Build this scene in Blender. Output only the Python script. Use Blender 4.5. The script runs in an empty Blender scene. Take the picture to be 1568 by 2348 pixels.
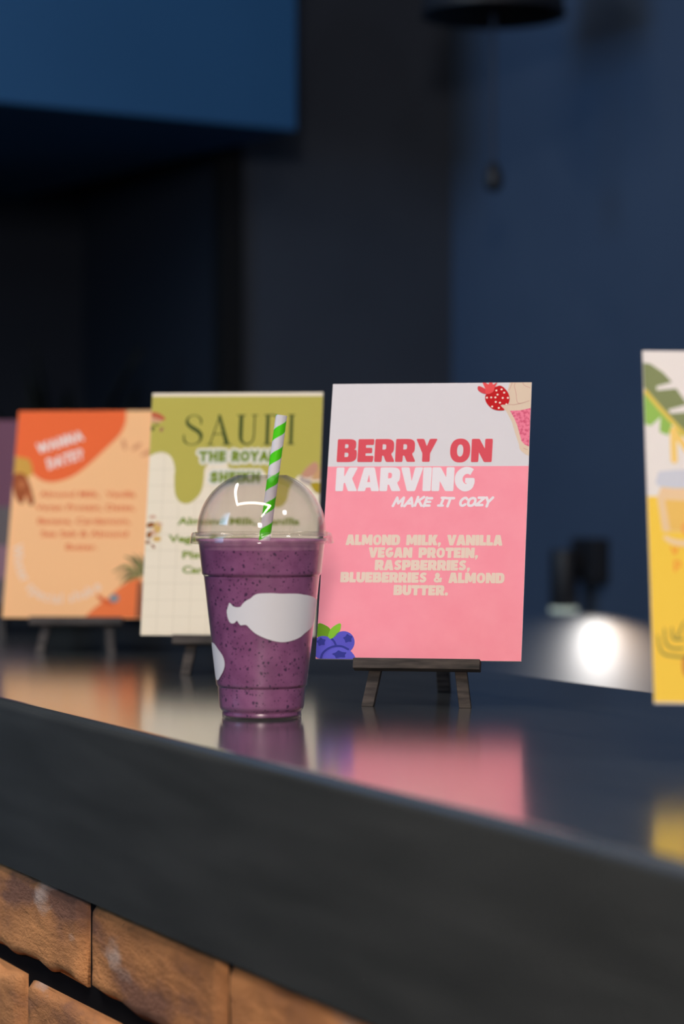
import bpy, bmesh, math, random
from math import radians as R, sin, cos, pi, tan
from mathutils import Vector, Matrix, noise
from mathutils.geometry import tessellate_polygon, delaunay_2d_cdt

C = bpy.context.scene.collection
SC = bpy.context.scene

# ------------------------------------------------------------------ camera, light, exposure
# World axes: +Y runs along the bar away from the viewer, +X goes across it towards the staff side,
# X = 0 is the front edge of the bar top, Z = 0 the floor.
TOP = 1.10                                   # height of the bar top
cam_data = bpy.data.cameras.new('camera')
cam = bpy.data.objects.new('camera', cam_data); C.objects.link(cam); SC.camera = cam
cam.location = (-0.5556, 0.0, TOP + 0.1487)
cam.rotation_euler = (R(90 - 0.351), 0, R(-26.016))
cam_data.sensor_fit = 'HORIZONTAL'; cam_data.sensor_width = 24; cam_data.lens = 85
cam_data.clip_start = 0.02
cam_data.dof.use_dof = True; cam_data.dof.focus_distance = 1.70; cam_data.dof.aperture_fstop = 4.2

SC.view_settings.view_transform = 'Standard'; SC.view_settings.look = 'None'
SC.view_settings.exposure = 0.15; SC.view_settings.gamma = 1.0; SC.view_settings.use_curve_mapping = False

world = bpy.data.worlds.new('world'); SC.world = world; world.use_nodes = True
world.node_tree.nodes['Background'].inputs[0].default_value = (0.10, 0.16, 0.28, 1)
world.node_tree.nodes['Background'].inputs[1].default_value = 0.05

def area(name, loc, target, sx, sy, power, color, spread=180):
    l = bpy.data.lights.new(name, 'AREA'); l.shape = 'RECTANGLE'; l.size = sx; l.size_y = sy
    l.energy = power; l.color = color; l.spread = R(spread)
    o = bpy.data.objects.new(name, l); C.objects.link(o); o.location = loc
    o.rotation_euler = (Vector(target) - Vector(loc)).to_track_quat('-Z', 'Y').to_euler()
    return o

# customer side of the room: added warm front fill left of the viewer, and a cooler light further right
area('warm_fill_light', (-1.35, -1.3, 1.95), (0.15, 1.6, 1.1), 0.3, 0.3, 30, (1.0, 0.87, 0.76))
area('cool_room_light', (0.75, 0.1, 2.3), (0.2, 1.6, 1.1), 0.2, 0.2, 3, (0.86, 0.90, 1.0))
# blue wash on the bulkhead and the wall behind the bar
area('blue_wash_light', (-2.2, 1.9, 2.1), (0.8, 3.1, 2.0), 0.9, 0.9, 8.5, (0.30, 0.62, 1.0), 90)
LED_STRENGTH = 30.0

# ------------------------------------------------------------------ materials
def srgb(r, g, b):
    f = lambda c: (c/12.92 if c <= 0.04045 else ((c+0.055)/1.055)**2.4)
    return (f(r/255), f(g/255), f(b/255), 1)

def principled(name, col, rough=0.5, spec=0.5, metallic=0, coat=0, emit=None, strength=0):
    m = bpy.data.materials.new(name); m.use_nodes = True
    b = m.node_tree.nodes['Principled BSDF']
    b.inputs['Base Color'].default_value = col
    b.inputs['Roughness'].default_value = rough
    b.inputs['Specular IOR Level'].default_value = spec
    b.inputs['Metallic'].default_value = metallic
    b.inputs['Coat Weight'].default_value = coat
    if emit:
        b.inputs['Emission Color'].default_value = emit; b.inputs['Emission Strength'].default_value = strength
    return m

def N(m, kind, **kw):
    n = m.node_tree.nodes.new(kind)
    for k, v in kw.items():
        if k in n.inputs: n.inputs[k].default_value = v
        else: setattr(n, k, v)
    return n
def L(m, a, b): m.node_tree.links.new(a, b)
def bsdf(m): return m.node_tree.nodes['Principled BSDF']

def mottle(m, col, col2, scale, detail=4, coord='Object', lo=0.35, hi=0.65, stretch=(1, 1, 1)):
    """two tones of the material itself, mixed by noise"""
    tc = N(m, 'ShaderNodeTexCoord'); mp = N(m, 'ShaderNodeMapping'); mp.inputs['Scale'].default_value = stretch
    nz = N(m, 'ShaderNodeTexNoise', Scale=scale, Detail=detail)
    rp = N(m, 'ShaderNodeValToRGB')
    rp.color_ramp.elements[0].position = lo; rp.color_ramp.elements[0].color = col
    rp.color_ramp.elements[1].position = hi; rp.color_ramp.elements[1].color = col2
    L(m, tc.outputs[coord], mp.inputs['Vector']); L(m, mp.outputs['Vector'], nz.inputs['Vector'])
    L(m, nz.outputs['Fac'], rp.inputs['Fac']); L(m, rp.outputs['Color'], bsdf(m).inputs['Base Color'])
    return nz, rp
def bump(m, nz_out, strength, dist):
    bp = N(m, 'ShaderNodeBump', Strength=strength, Distance=dist)
    L(m, nz_out, bp.inputs['Height']); L(m, bp.outputs['Normal'], bsdf(m).inputs['Normal'])
    return bp

M = {}
def ink(r, g, b, rough=0.55):
    """printing ink on satin card, one material per colour"""
    k = ('ink', r, g, b)
    if k not in M: M[k] = principled('print_%d_%d_%d' % (r, g, b), srgb(r, g, b), rough, 0.18)
    return M[k]

# bar top: dark slate paint with a satin lacquer
m = M['counter'] = principled('slate_painted_wood', srgb(46, 54, 62), 0.2, 0.5); bsdf(M['counter']).inputs['IOR'].default_value = 1.8; bsdf(M['counter']).inputs['Coat Weight'].default_value = 1.0; bsdf(M['counter']).inputs['Coat Roughness'].default_value = 0.15
nz, rp = mottle(m, srgb(69, 73, 75), srgb(83, 87, 89), 9, 6, stretch=(6, 0.7, 6), lo=0.3, hi=0.7)
tc = N(m, 'ShaderNodeTexCoord'); mp = N(m, 'ShaderNodeMapping'); mp.inputs['Scale'].default_value = (30, 4, 30)
n2 = N(m, 'ShaderNodeTexNoise', Scale=14, Detail=5); L(m, tc.outputs['Object'], mp.inputs['Vector']); L(m, mp.outputs['Vector'], n2.inputs['Vector'])
bump(m, n2.outputs['Fac'], 0.10, 0.0012)
n3 = N(m, 'ShaderNodeTexNoise', Scale=7, Detail=3); L(m, tc.outputs['Object'], n3.inputs['Vector'])
mr = N(m, 'ShaderNodeMapRange'); mr.inputs['To Min'].default_value = 0.16; mr.inputs['To Max'].default_value = 0.25
L(m, n3.outputs['Fac'], mr.inputs['Value']); L(m, mr.outputs['Result'], bsdf(m).inputs['Roughness'])

# old clay brick
m = M['brick'] = principled('aged_clay_brick', srgb(200, 135, 90), 0.9, 0.2)
nz, rp = mottle(m, srgb(164, 118, 98), srgb(246, 172, 114), 20, 8, lo=0.38, hi=0.60, stretch=(1, 0.42, 1))
rp.color_ramp.elements.new(0.47).color = srgb(216, 150, 102)
n2 = N(m, 'ShaderNodeTexNoise', Scale=30, Detail=6); tc = N(m, 'ShaderNodeTexCoord'); mp = N(m, 'ShaderNodeMapping'); mp.inputs['Scale'].default_value = (1, 0.42, 1); mp.inputs['Location'].default_value = (3, 1, 2)
L(m, tc.outputs['Object'], mp.inputs['Vector']); L(m, mp.outputs['Vector'], n2.inputs['Vector'])
r2 = N(m, 'ShaderNodeValToRGB'); r2.color_ramp.elements[0].position = 0.60; r2.color_ramp.elements[1].position = 0.74
mx = N(m, 'ShaderNodeMix', data_type='RGBA'); L(m, r2.outputs['Color'], mx.inputs[0]); L(m, n2.outputs['Fac'], r2.inputs['Fac'])
L(m, rp.outputs['Color'], mx.inputs[6]); mx.inputs[7].default_value = srgb(236, 212, 200)
L(m, mx.outputs[2], bsdf(m).inputs['Base Color'])
n3 = N(m, 'ShaderNodeTexNoise', Scale=110, Detail=8, Roughness=0.65); L(m, mp.outputs['Vector'], n3.inputs['Vector'])
bump(m, n3.outputs['Fac'], 0.8, 0.006)
M['mortar'] = principled('dark_joint', srgb(24, 24, 28), 0.95, 0.1)

# walls
m = M['wall'] = principled('navy_wall_paint', srgb(52, 64, 86), 0.75, 0.25)
mottle(m, srgb(50, 56, 68), srgb(57, 64, 76), 2.0, 3)
m = M['grey_wall'] = principled('blue_grey_wall_paint', srgb(70, 88, 118), 0.7, 0.3)
mottle(m, srgb(60, 76, 100), srgb(68, 84, 108), 2.0, 3)
m = M['blue_wall'] = principled('deep_blue_paint', srgb(38, 92, 150), 0.7, 0.3)
mottle(m, srgb(32, 78, 122), srgb(38, 86, 132), 1.5, 2)
M['recess'] = principled('shade_darkened_recess_wall', srgb(36, 40, 50), 0.8, 0.2)  # wall colour darkened, the shade inside the recess is put into it
M['recess_strip'] = principled('black_recess_strip', srgb(15, 16, 19), 0.8, 0.2)
M['ceiling'] = principled('dark_ceiling_paint', srgb(40, 46, 58), 0.9, 0.2)
m = M['floor'] = principled('dark_floor', srgb(52, 50, 50), 0.6, 0.3)
mottle(m, srgb(44, 42, 42), srgb(60, 58, 56), 3, 4)

# black stained wood of the easels
m = M['easel'] = principled('black_stained_wood', srgb(58, 52, 50), 0.65, 0.3)
nz, rp = mottle(m, srgb(30, 27, 27), srgb(84, 75, 70), 260, 6, stretch=(0.14, 1, 1), lo=0.3, hi=0.72)
bump(m, nz.outputs['Fac'], 0.4, 0.0006)

M['black_metal'] = principled('black_metal', srgb(26, 28, 34), 0.5, 0.4)
M['cable'] = principled('navy_cable', srgb(44, 52, 68), 0.7, 0.3)
M['leaf'] = principled('dark_leaf', srgb(16, 22, 20), 0.6, 0.3)
M['pot'] = principled('black_pot', srgb(20, 20, 24), 0.5, 0.4)
M['led'] = principled('led_diffuser', (1, 0.93, 0.84, 1), 0.6, 0.2, emit=(1, 0.91, 0.82, 1), strength=LED_STRENGTH)
M['lens'] = principled('frosted_lens', srgb(200, 215, 205), 0.4, 0.4)
bsdf(M['lens']).inputs['Emission Color'].default_value = (0.78, 0.9, 0.78, 1); bsdf(M['lens']).inputs['Emission Strength'].default_value = 0.22

# smoothie with berry specks
m = M['smoothie'] = principled('berry_smoothie', srgb(152, 86, 142), 0.45, 0.3)
nz, rp = mottle(m, srgb(148, 86, 134), srgb(170, 104, 153), 90, 4)
tc = N(m, 'ShaderNodeTexCoord')
def specks(scale, lo, hi, seed):
    v = N(m, 'ShaderNodeTexVoronoi', Scale=scale); mp = N(m, 'ShaderNodeMapping'); mp.inputs['Location'].default_value = (seed, seed*2, seed*3)
    nn = N(m, 'ShaderNodeTexNoise', Scale=scale*1.6, Detail=2); L(m, tc.outputs['Object'], nn.inputs['Vector'])
    ad = N(m, 'ShaderNodeMix', data_type='VECTOR'); ad.inputs[0].default_value = 0.0022
    L(m, tc.outputs['Object'], mp.inputs['Vector']); L(m, mp.outputs['Vector'], ad.inputs[4]); L(m, nn.outputs['Color'], ad.inputs[5])
    L(m, ad.outputs[1], v.inputs['Vector'])
    sep = N(m, 'ShaderNodeSeparateColor'); L(m, v.outputs['Color'], sep.inputs[0])
    th = N(m, 'ShaderNodeMath', operation='MULTIPLY'); L(m, sep.outputs[0], th.inputs[0]); L(m, sep.outputs[0], th.inputs[1])
    sc = N(m, 'ShaderNodeMath', operation='MULTIPLY'); L(m, th.outputs[0], sc.inputs[0]); sc.inputs[1].default_value = hi
    lt = N(m, 'ShaderNodeMath', operation='SUBTRACT'); L(m, sc.outputs[0], lt.inputs[0]); L(m, v.outputs['Distance'], lt.inputs[1])
    mr = N(m, 'ShaderNodeMapRange'); mr.inputs['From Min'].default_value = 0; mr.inputs['From Max'].default_value = 0.10; L(m, lt.outputs[0], mr.inputs['Value'])
    return mr.outputs['Result']
sA = specks(260, 0, 0.40, 0.3); sB = specks(520, 0, 0.50, 1.7)
mxx = N(m, 'ShaderNodeMath', operation='MAXIMUM'); L(m, sA, mxx.inputs[0]); L(m, sB, mxx.inputs[1])
ms = N(m, 'ShaderNodeMath', operation='MULTIPLY'); L(m, mxx.outputs[0], ms.inputs[0]); ms.inputs[1].default_value = 0.85
mx = N(m, 'ShaderNodeMix', data_type='RGBA'); L(m, ms.outputs[0], mx.inputs[0]); L(m, rp.outputs['Color'], mx.inputs[6]); mx.inputs[7].default_value = srgb(58, 34, 74)
L(m, mx.outputs[2], bsdf(m).inputs['Base Color'])
M['foam'] = principled('smoothie_froth', srgb(186, 128, 166), 0.5, 0.3)
mottle(M['foam'], srgb(176, 116, 158), srgb(196, 140, 174), 160, 4)
M['cup_print'] = principled('white_cup_print', srgb(244, 243, 250), 0.35, 0.4)

def clear_plastic(name, tint, rough, gain=1.0):
    """thin clear plastic wall: it lets light straight through and reflects by Fresnel"""
    m = bpy.data.materials.new(name); m.use_nodes = True; nt = m.node_tree
    nt.nodes.remove(nt.nodes['Principled BSDF'])
    t = N(m, 'ShaderNodeBsdfTransparent'); t.inputs[0].default_value = tint
    g = N(m, 'ShaderNodeBsdfGlossy'); g.inputs['Roughness'].default_value = rough; g.inputs['Color'].default_value = (1, 1, 1, 1)
    f = N(m, 'ShaderNodeFresnel'); ge = N(m, 'ShaderNodeNewGeometry')
    io = N(m, 'ShaderNodeMapRange'); io.inputs['To Min'].default_value = 1.5; io.inputs['To Max'].default_value = 1/1.5
    L(m, ge.outputs['Backfacing'], io.inputs['Value']); L(m, io.outputs['Result'], f.inputs['IOR'])   # both faces of a thin wall
    mul = N(m, 'ShaderNodeMath', operation='MULTIPLY', use_clamp=True); mul.inputs[1].default_value = gain
    mix = N(m, 'ShaderNodeMixShader')
    L(m, f.outputs[0], mul.inputs[0]); L(m, mul.outputs[0], mix.inputs[0]); L(m, t.outputs[0], mix.inputs[1]); L(m, g.outputs[0], mix.inputs[2])
    L(m, mix.outputs[0], nt.nodes['Material Output'].inputs['Surface'])
    return m
M['cup'] = clear_plastic('clear_cup_plastic', (0.98, 0.98, 0.98, 1), 0.28, 1.7)
M['lid'] = clear_plastic('clear_lid_plastic', (0.955, 0.945, 0.935, 1), 0.03, 1.0)

# paper straw, green stripe wound round white
m = M['straw'] = principled('striped_paper', srgb(228, 226, 232), 0.55, 0.3)
tc = N(m, 'ShaderNodeTexCoord'); sp = N(m, 'ShaderNodeSeparateXYZ'); L(m, tc.outputs['Object'], sp.inputs[0])
at = N(m, 'ShaderNodeMath', operation='ARCTAN2'); L(m, sp.outputs['Y'], at.inputs[0]); L(m, sp.outputs['X'], at.inputs[1])
d1 = N(m, 'ShaderNodeMath', operation='DIVIDE'); L(m, at.outputs[0], d1.inputs[0]); d1.inputs[1].default_value = 2*pi
d2 = N(m, 'ShaderNodeMath', operation='DIVIDE'); L(m, sp.outputs['Z'], d2.inputs[0]); d2.inputs[1].default_value = 0.01712
sb = N(m, 'ShaderNodeMath', operation='SUBTRACT'); L(m, d2.outputs[0], sb.inputs[0]); L(m, d1.outputs[0], sb.inputs[1])
STRAW_PHASE = N(m, 'ShaderNodeMath', operation='ADD'); L(m, sb.outputs[0], STRAW_PHASE.inputs[0]); STRAW_PHASE.inputs[1].default_value = 20.27
fr = N(m, 'ShaderNodeMath', operation='FRACT'); L(m, STRAW_PHASE.outputs[0], fr.inputs[0])
lt = N(m, 'ShaderNodeMath', operation='LESS_THAN'); L(m, fr.outputs[0], lt.inputs[0]); lt.inputs[1].default_value = 0.46
mx = N(m, 'ShaderNodeMix', data_type='RGBA'); L(m, lt.outputs[0], mx.inputs[0]); mx.inputs[6].default_value = srgb(228, 226, 234); mx.inputs[7].default_value = srgb(82, 222, 10)
L(m, mx.outputs[2], bsdf(m).inputs['Base Color'])

# ------------------------------------------------------------------ object helpers
def thing(name, label, cat, loc=(0, 0, 0), rot=(0, 0, 0), group=None):
    o = bpy.data.objects.new(name, None); C.objects.link(o); o.empty_display_size = 0.05
    o.location = loc; o.rotation_euler = rot
    o['label'] = label; o['category'] = cat
    if group: o['group'] = group
    return o
def mesh_obj(name, verts, faces, mats, parent=None, smooth=False, midx=None):
    me = bpy.data.meshes.new(name); me.from_pydata([tuple(v) for v in verts], [], faces); me.update()
    for mt in (mats if isinstance(mats, (list, tuple)) else [mats]): me.materials.append(mt)
    if midx:
        for p, i in zip(me.polygons, midx): p.material_index = i
    if smooth:
        for p in me.polygons: p.use_smooth = True
    o = bpy.data.objects.new(name, me); C.objects.link(o)
    if parent: o.parent = parent
    return o
def bm_obj(name, bm, mats, parent=None, smooth=False):
    me = bpy.data.meshes.new(name); bmesh.ops.recalc_face_normals(bm, faces=bm.faces[:]); bm.to_mesh(me); bm.free()
    for mt in (mats if isinstance(mats, (list, tuple)) else [mats]): me.materials.append(mt)
    if smooth:
        for p in me.polygons: p.use_smooth = True
    o = bpy.data.objects.new(name, me); C.objects.link(o)
    if parent: o.parent = parent
    return o
def add_box(bm, lo, hi, bev=0.0, seg=2, mat=None):
    t = bmesh.new(); bmesh.ops.create_cube(t, size=1)
    for v in t.verts: v.co = Vector([lo[i] + (v.co[i]+0.5)*(hi[i]-lo[i]) for i in range(3)])
    if bev: bmesh.ops.bevel(t, geom=t.edges[:], offset=bev, segments=seg, affect='EDGES', profile=0.5)
    if mat: bmesh.ops.transform(t, matrix=mat, verts=t.verts[:])
    me = bpy.data.meshes.new('t'); t.to_mesh(me); t.free(); bm.from_mesh(me); bpy.data.meshes.remove(me)
def add_hexa(bm, pts, bev=0.0):
    """a bar from eight corners: four at one end, four at the other"""
    t = bmesh.new(); v = [t.verts.new(p) for p in pts]
    for f in ((0, 1, 2, 3), (7, 6, 5, 4), (0, 4, 5, 1), (1, 5, 6, 2), (2, 6, 7, 3), (3, 7, 4, 0)): t.faces.new([v[i] for i in f])
    bmesh.ops.recalc_face_normals(t, faces=t.faces[:])
    if bev: bmesh.ops.bevel(t, geom=t.edges[:], offset=bev, segments=2, affect='EDGES', profile=0.5)
    me = bpy.data.meshes.new('t'); t.to_mesh(me); t.free(); bm.from_mesh(me); bpy.data.meshes.remove(me)
def lathe(name, prof, mat, parent=None, seg=96, smooth=True, closed=False):
    vs, fs = [], []
    n = len(prof)
    for i in range(seg):
        a = 2*pi*i/seg
        for r, z in prof: vs.append((r*cos(a), r*sin(a), z))
    for i in range(seg):
        j = (i+1) % seg
        for k in range(n-1 if not closed else n):
            k2 = (k+1) % n
            fs.append((i*n+k, j*n+k, j*n+k2, i*n+k2))
    return mesh_obj(name, vs, fs, mat, parent, smooth)
def structure(o): o['kind'] = 'structure'; return o
def box_obj(name, lo, hi, mat, parent=None, bev=0.0):
    bm = bmesh.new(); add_box(bm, lo, hi, bev); return bm_obj(name, bm, mat, parent)

# ------------------------------------------------------------------ flat printing helpers (card millimetres)
def catmull(pts, n=8):
    if len(pts) < 3: return [Vector(p) for p in pts]
    P = [Vector(p) for p in pts]; P = [2*P[0]-P[1]] + P + [2*P[-1]-P[-2]]; out = []
    for i in range(1, len(P)-2):
        for k in range(n):
            t = k/n; a, b, c, d = P[i-1:i+3]
            out.append(0.5*((2*b) + (c-a)*t + (2*a-5*b+4*c-d)*t*t + (3*b-a-3*c+d)*t**3))
    out.append(P[-2]); return out
def closed_smooth(pts, n=6):
    P = [Vector(p) for p in pts]; m = len(P); out = []
    for i in range(m):
        a, b, c, d = P[i-1], P[i], P[(i+1) % m], P[(i+2) % m]
        for k in range(n):
            t = k/n
            out.append(0.5*((2*b) + (c-a)*t + (2*a-5*b+4*c-d)*t*t + (3*b-a-3*c+d)*t**3))
    return out
def rounded(pts):
    """polygon whose corners (x, y, r) are turned into arcs"""
    n = len(pts); out = []
    for i in range(n):
        p = pts[i]; r = p[2] if len(p) > 2 else 0
        b = Vector(p[:2]); a = Vector(pts[i-1][:2]); c = Vector(pts[(i+1) % n][:2])
        if r <= 0: out.append(b); continue
        d1 = min(r, (a-b).length*0.49); d2 = min(r, (c-b).length*0.49)
        s = b+(a-b).normalized()*d1; e = b+(c-b).normalized()*d2
        for k in range(6):
            t = k/5; out.append(s*(1-t)**2 + b*2*t*(1-t) + e*t*t)
    return out
class Flat:
    def __init__(s): s.v = []; s.f = []; s.merged = False
    def poly(s, outer, holes=(), T=lambda p: p):
        loops = [[T(Vector(p[:2])) for p in l] for l in [outer, *holes]]
        flat = [p for l in loops for p in l]; b = len(s.v)
        s.v += [(p.x, p.y) for p in flat]
        for t in tessellate_polygon([[Vector((p.x, p.y, 0)) for p in l] for l in loops]):
            s.f.append(tuple(b+i for i in t))
        return s
    def circle(s, c, r, ry=None, rot=0, n=20, T=lambda p: p):
        ry = ry or r
        pts = [Vector((c[0]+r*cos(2*pi*i/n)*cos(rot)-ry*sin(2*pi*i/n)*sin(rot), c[1]+r*cos(2*pi*i/n)*sin(rot)+ry*sin(2*pi*i/n)*cos(rot))) for i in range(n)]
        return s.poly(pts, T=T)
    def strip(s, pts, w, smooth=True, cap=False, T=lambda p: p, n=8):
        """stroke along pts; w is one width or one per given point"""
        P = catmull(pts, n) if smooth else [Vector(p) for p in pts]
        m = len(P)
        if isinstance(w, (int, float)): W = [w]*m
        else:
            W = []
            for i in range(m):
                t = i/(m-1)*(len(w)-1); k = min(int(t), len(w)-2); W.append(w[k]+(w[k+1]-w[k])*(t-k))
        if not smooth and m > 2:                              # mitred bends by separate segments with round joints
            for i in range(m-1): s.strip([P[i], P[i+1]], [W[i], W[i+1]], False, False, T)
            for i in range(1, m-1): s.circle(P[i], W[i]/2, n=10, T=T)
        else:
            b = len(s.v)
            for i in range(m):
                d = (P[min(i+1, m-1)]-P[max(i-1, 0)]).normalized(); nn = Vector((-d.y, d.x))*W[i]/2
                for q in (P[i]+nn, P[i]-nn): q = T(q); s.v.append((q.x, q.y))
            for i in range(m-1): s.f.append((b+2*i, b+2*i+1, b+2*i+3, b+2*i+2))
        if cap:
            s.circle(P[0], W[0]/2, n=12, T=T); s.circle(P[-1], W[-1]/2, n=12, T=T)
        return s
    def clip(s, x0=-73.95, x1=73.95, y0=0.05, y1=209.95):
        s.v = [(min(max(x, x0), x1), min(max(y, y0), y1)) for x, y in s.v]; return s
    def merge(s):
        """one clean sheet of ink: overlapping strokes become a single layer of triangles"""
        if s.merged: return s
        tri = []
        for f in s.f:
            for k in range(1, len(f)-1):
                a, b, c = f[0], f[k], f[k+1]; A, B, D = s.v[a], s.v[b], s.v[c]
                ar = (B[0]-A[0])*(D[1]-A[1])-(B[1]-A[1])*(D[0]-A[0])
                if abs(ar) > 2e-4: tri.append((a, b, c) if ar > 0 else (a, c, b))
        r = delaunay_2d_cdt([Vector(p) for p in s.v], [], tri, 0, 1e-5)
        def covered(f, src):
            cx = sum(r[0][i].x for i in f)/3; cy = sum(r[0][i].y for i in f)/3
            for t in src:
                (ax, ay), (bx, by), (dx, dy) = [s.v[i] for i in tri[t]]
                if ((bx-ax)*(cy-ay)-(by-ay)*(cx-ax) > -1e-6 and (dx-bx)*(cy-by)-(dy-by)*(cx-bx) > -1e-6
                        and (ax-dx)*(cy-dy)-(ay-dy)*(cx-dx) > -1e-6): return True
            return False
        s.f = [tuple(f) for f, src in zip(r[2], r[5]) if src and covered(f, src)]
        s.v = [(p.x, p.y) for p in r[0]]; s.merged = True; return s
    def build(s, name, mat, parent, layer):
        """flat print lying on the card's face, in millimetres"""
        s.clip().merge(); h = 0.00006*layer; fs = s.f
        o = mesh_obj(name, [(x/1000, y/1000, h) for x, y in s.v], fs, mat, parent)
        bm = bmesh.new(); bm.from_mesh(o.data)
        bmesh.ops.delete(bm, geom=[v for v in bm.verts if not v.link_faces], context='VERTS')
        for f in bm.faces:
            f.normal_update()
            if f.normal.z < 0: f.normal_flip()
        bm.to_mesh(o.data); bm.free(); return o

# heavy poster capitals: (advance width, [(outline, holes)...], strokes); 100 units tall
HV = {
 'A': (92, [([(0,0,5),(33,0,5),(37,15,2),(55,15,2),(59,0,5),(93,0,6),(69,100,7),(24,100,7)], [[(40,38,3),(53,38,3),(46.5,70,3)]])], []),
 'B': (88, [([(0,0,6),(88,0,34),(88,54,22),(75,53,3),(83,60,14),(83,100,30),(0,100,6)], [[(34,22,2),(51,22,10),(51,41,10),(34,41,2)],[(34,61,2),(49,61,9),(49,78,9),(34,78,2)]])], []),
 'D': (87, [([(0,0,6),(87,0,42),(87,100,42),(0,100,6)], [[(34,24,2),(53,24,16),(53,76,16),(34,76,2)]])], []),
 'E': (71, [([(0,0,6),(69,0,7),(71,27,6),(35,27,3),(35,38,3),(64,38,6),(64,62,6),(35,62,3),(35,74,3),(70,74,6),(71,100,6),(0,100,6)], [])], []),
 'G': (86, [([(44,55,3),(84,55,7),(85,24,18),(62,10,4),(50,34,2),(44,34,3)], [])], [([(72,79),(58,86),(38,84),(21,68),(17,48),(24,28),(42,15),(60,18),(70,30)], [28,29,31,33,33,33,32,30,28])]),
 'I': (36, [([(0,0,6),(35,0,6),(36,100,6),(0,100,6)], [])], []),
 'K': (92, [([(0,0,6),(33,0,6),(34,33,2),(39,36,2),(54,0,6),(94,0,7),(69,53,3),(92,100,7),(54,100,6),(36,63,2),(34,64,2),(34,100,6),(0,100,6)], [])], []),
 'L': (64, [([(0,0,6),(63,0,6),(64,29,6),(34,29,3),(34,100,6),(0,100,6)], [])], []),
 'M': (112, [([(0,0,6),(31,0,6),(32,48,2),(45,10,6),(66,10,6),(80,48,2),(80,0,6),(112,0,6),(110,100,6),(74,100,6),(56,54,3),(38,100,6),(2,100,6)], [])], []),
 'N': (94, [([(0,0,6),(33,0,6),(34,42,2),(58,0,6),(93,0,6),(94,100,6),(60,100,6),(60,58,2),(35,100,6),(0,100,6)], [])], []),
 'O': (90, [], [('ring', (45, 50), 45, 51.5, 14, 26)]),
 'P': (85, [([(0,0,6),(34,0,6),(34,28,3),(85,28,32),(85,100,32),(0,100,6)], [[(34,53,2),(50,53,10),(50,77,10),(34,77,2)]])], []),
 'R': (88, [([(0,0,6),(33,0,6),(34,27,2),(40,27,3),(52,0,6),(91,0,8),(73,36,6),(85,46,16),(85,100,32),(0,100,6)], [[(34,54,2),(50,54,10),(50,77,10),(34,77,2)]])], []),
 'S': (78, [], [([(70,78),(55,87),(34,85),(21,73),(27,60),(43,52),(57,42),(60,27),(46,15),(26,15),(7,26)], [27,28,29,29,29,29,29,29,29,28,27])]),
 'T': (82, [([(24,0,6),(58,0,6),(58,70,3),(82,70,6),(82,100,6),(0,100,6),(0,70,6),(24,70,3)], [])], []),
 'U': (88, [([(0,100,6),(0,-1,44),(88,-1,44),(88,100,6),(54,100,6),(54,27,9),(34,27,9),(34,100,6)], [])], []),
 'V': (90, [([(27,0,6),(61,0,6),(92,100,7),(57,100,6),(45,42,3),(33,100,6),(-3,100,7)], [])], []),
 'Y': (90, [([(27,0,6),(61,0,6),(61,37,4),(92,100,7),(57,100,6),(45,68,3),(32,100,6),(-3,100,7),(27,37,4)], [])], []),
 '&': (88, [], [([(80,50),(70,24),(48,13),(24,15),(15,30),(28,47),(50,62),(52,80),(38,88),(26,78),(34,60),(60,30),(82,8)], 23)]),
 ',': (30, [([(4,26,8),(30,26,8),(28,4,8),(12,-16,5),(4,-14,4),(10,2,4),(2,4,6)], [])], []),
 '.': (32, [([(2,27,12),(30,27,12),(30,-1,12),(2,-1,12)], [])], []),
 ' ': (38, [], []),
}
# monoline capitals used for stroke lettering
MONO = {
 'T': (74, [[(0,92),(74,92)],[(37,92),(37,0)]]), 'H': (66, [[(6,100),(6,0)],[(60,100),(60,0)],[(6,50),(60,50)]]),
 'E': (54, [[(6,100),(6,0)],[(6,92),(54,92)],[(6,50),(48,50)],[(6,8),(54,8)]]),
 'R': (66, [[(6,100),(6,0)],['c',(6,92),(34,92),(54,84),(56,68),(48,54),(30,48),(6,48)],[(30,48),(62,0)]]),
 'O': (82, [['c',(41,94),(18,86),(6,62),(6,38),(18,14),(41,6),(64,14),(76,38),(76,62),(64,86),(41,94)]]),
 'Y': (72, [[(2,100),(36,48)],[(70,100),(36,48)],[(36,48),(36,0)]]), 'A': (78, [[(2,0),(39,96)],[(76,0),(39,96)],[(18,32),(60,32)]]),
 'L': (52, [[(6,100),(6,0)],[(6,8),(52,8)]]), 'S': (62, [['c',(56,80),(44,92),(26,92),(10,82),(10,66),(24,54),(42,46),(54,34),(52,16),(36,7),(18,8),(4,22)]]),
 'I': (12, [[(6,100),(6,0)]]), 'K': (66, [[(6,100),(6,0)],[(60,100),(10,44)],[(24,58),(64,0)]]),
 'W': (100, [[(0,100),(24,4)],[(24,4),(50,90)],[(50,90),(76,4)],[(76,4),(100,100)]]), 'N': (70, [[(6,0),(6,100)],[(6,96),(64,4)],[(64,0),(64,100)]]),
 'D': (72, [[(6,100),(6,0)],['c',(6,92),(36,92),(58,78),(66,50),(58,22),(36,8),(6,8)]]), '?': (54, [['c',(4,78),(14,92),(32,94),(48,84),(48,66),(32,50),(28,32)],[(28,10),(28,2)]]),
 'M': (90, [[(2,0),(14,96)],[(14,96),(42,30)],[(42,30),(74,96)],[(74,96),(82,0)]]), 'C': (70, [['c',(66,78),(50,92),(28,90),(8,66),(6,38),(20,12),(44,6),(64,20)]]),
 'Z': (74, [[(6,92),(70,92)],[(70,92),(4,8)],[(4,8),(72,10)]]), 'i': (50, [[(8,94),(52,94)],[(28,94),(24,6)],[(0,6),(46,6)]]), ' ': (40, []),
}
def width_of(font, text, gap): return sum(font[c][0] for c in text) + gap*(len(text)-1)
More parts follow.
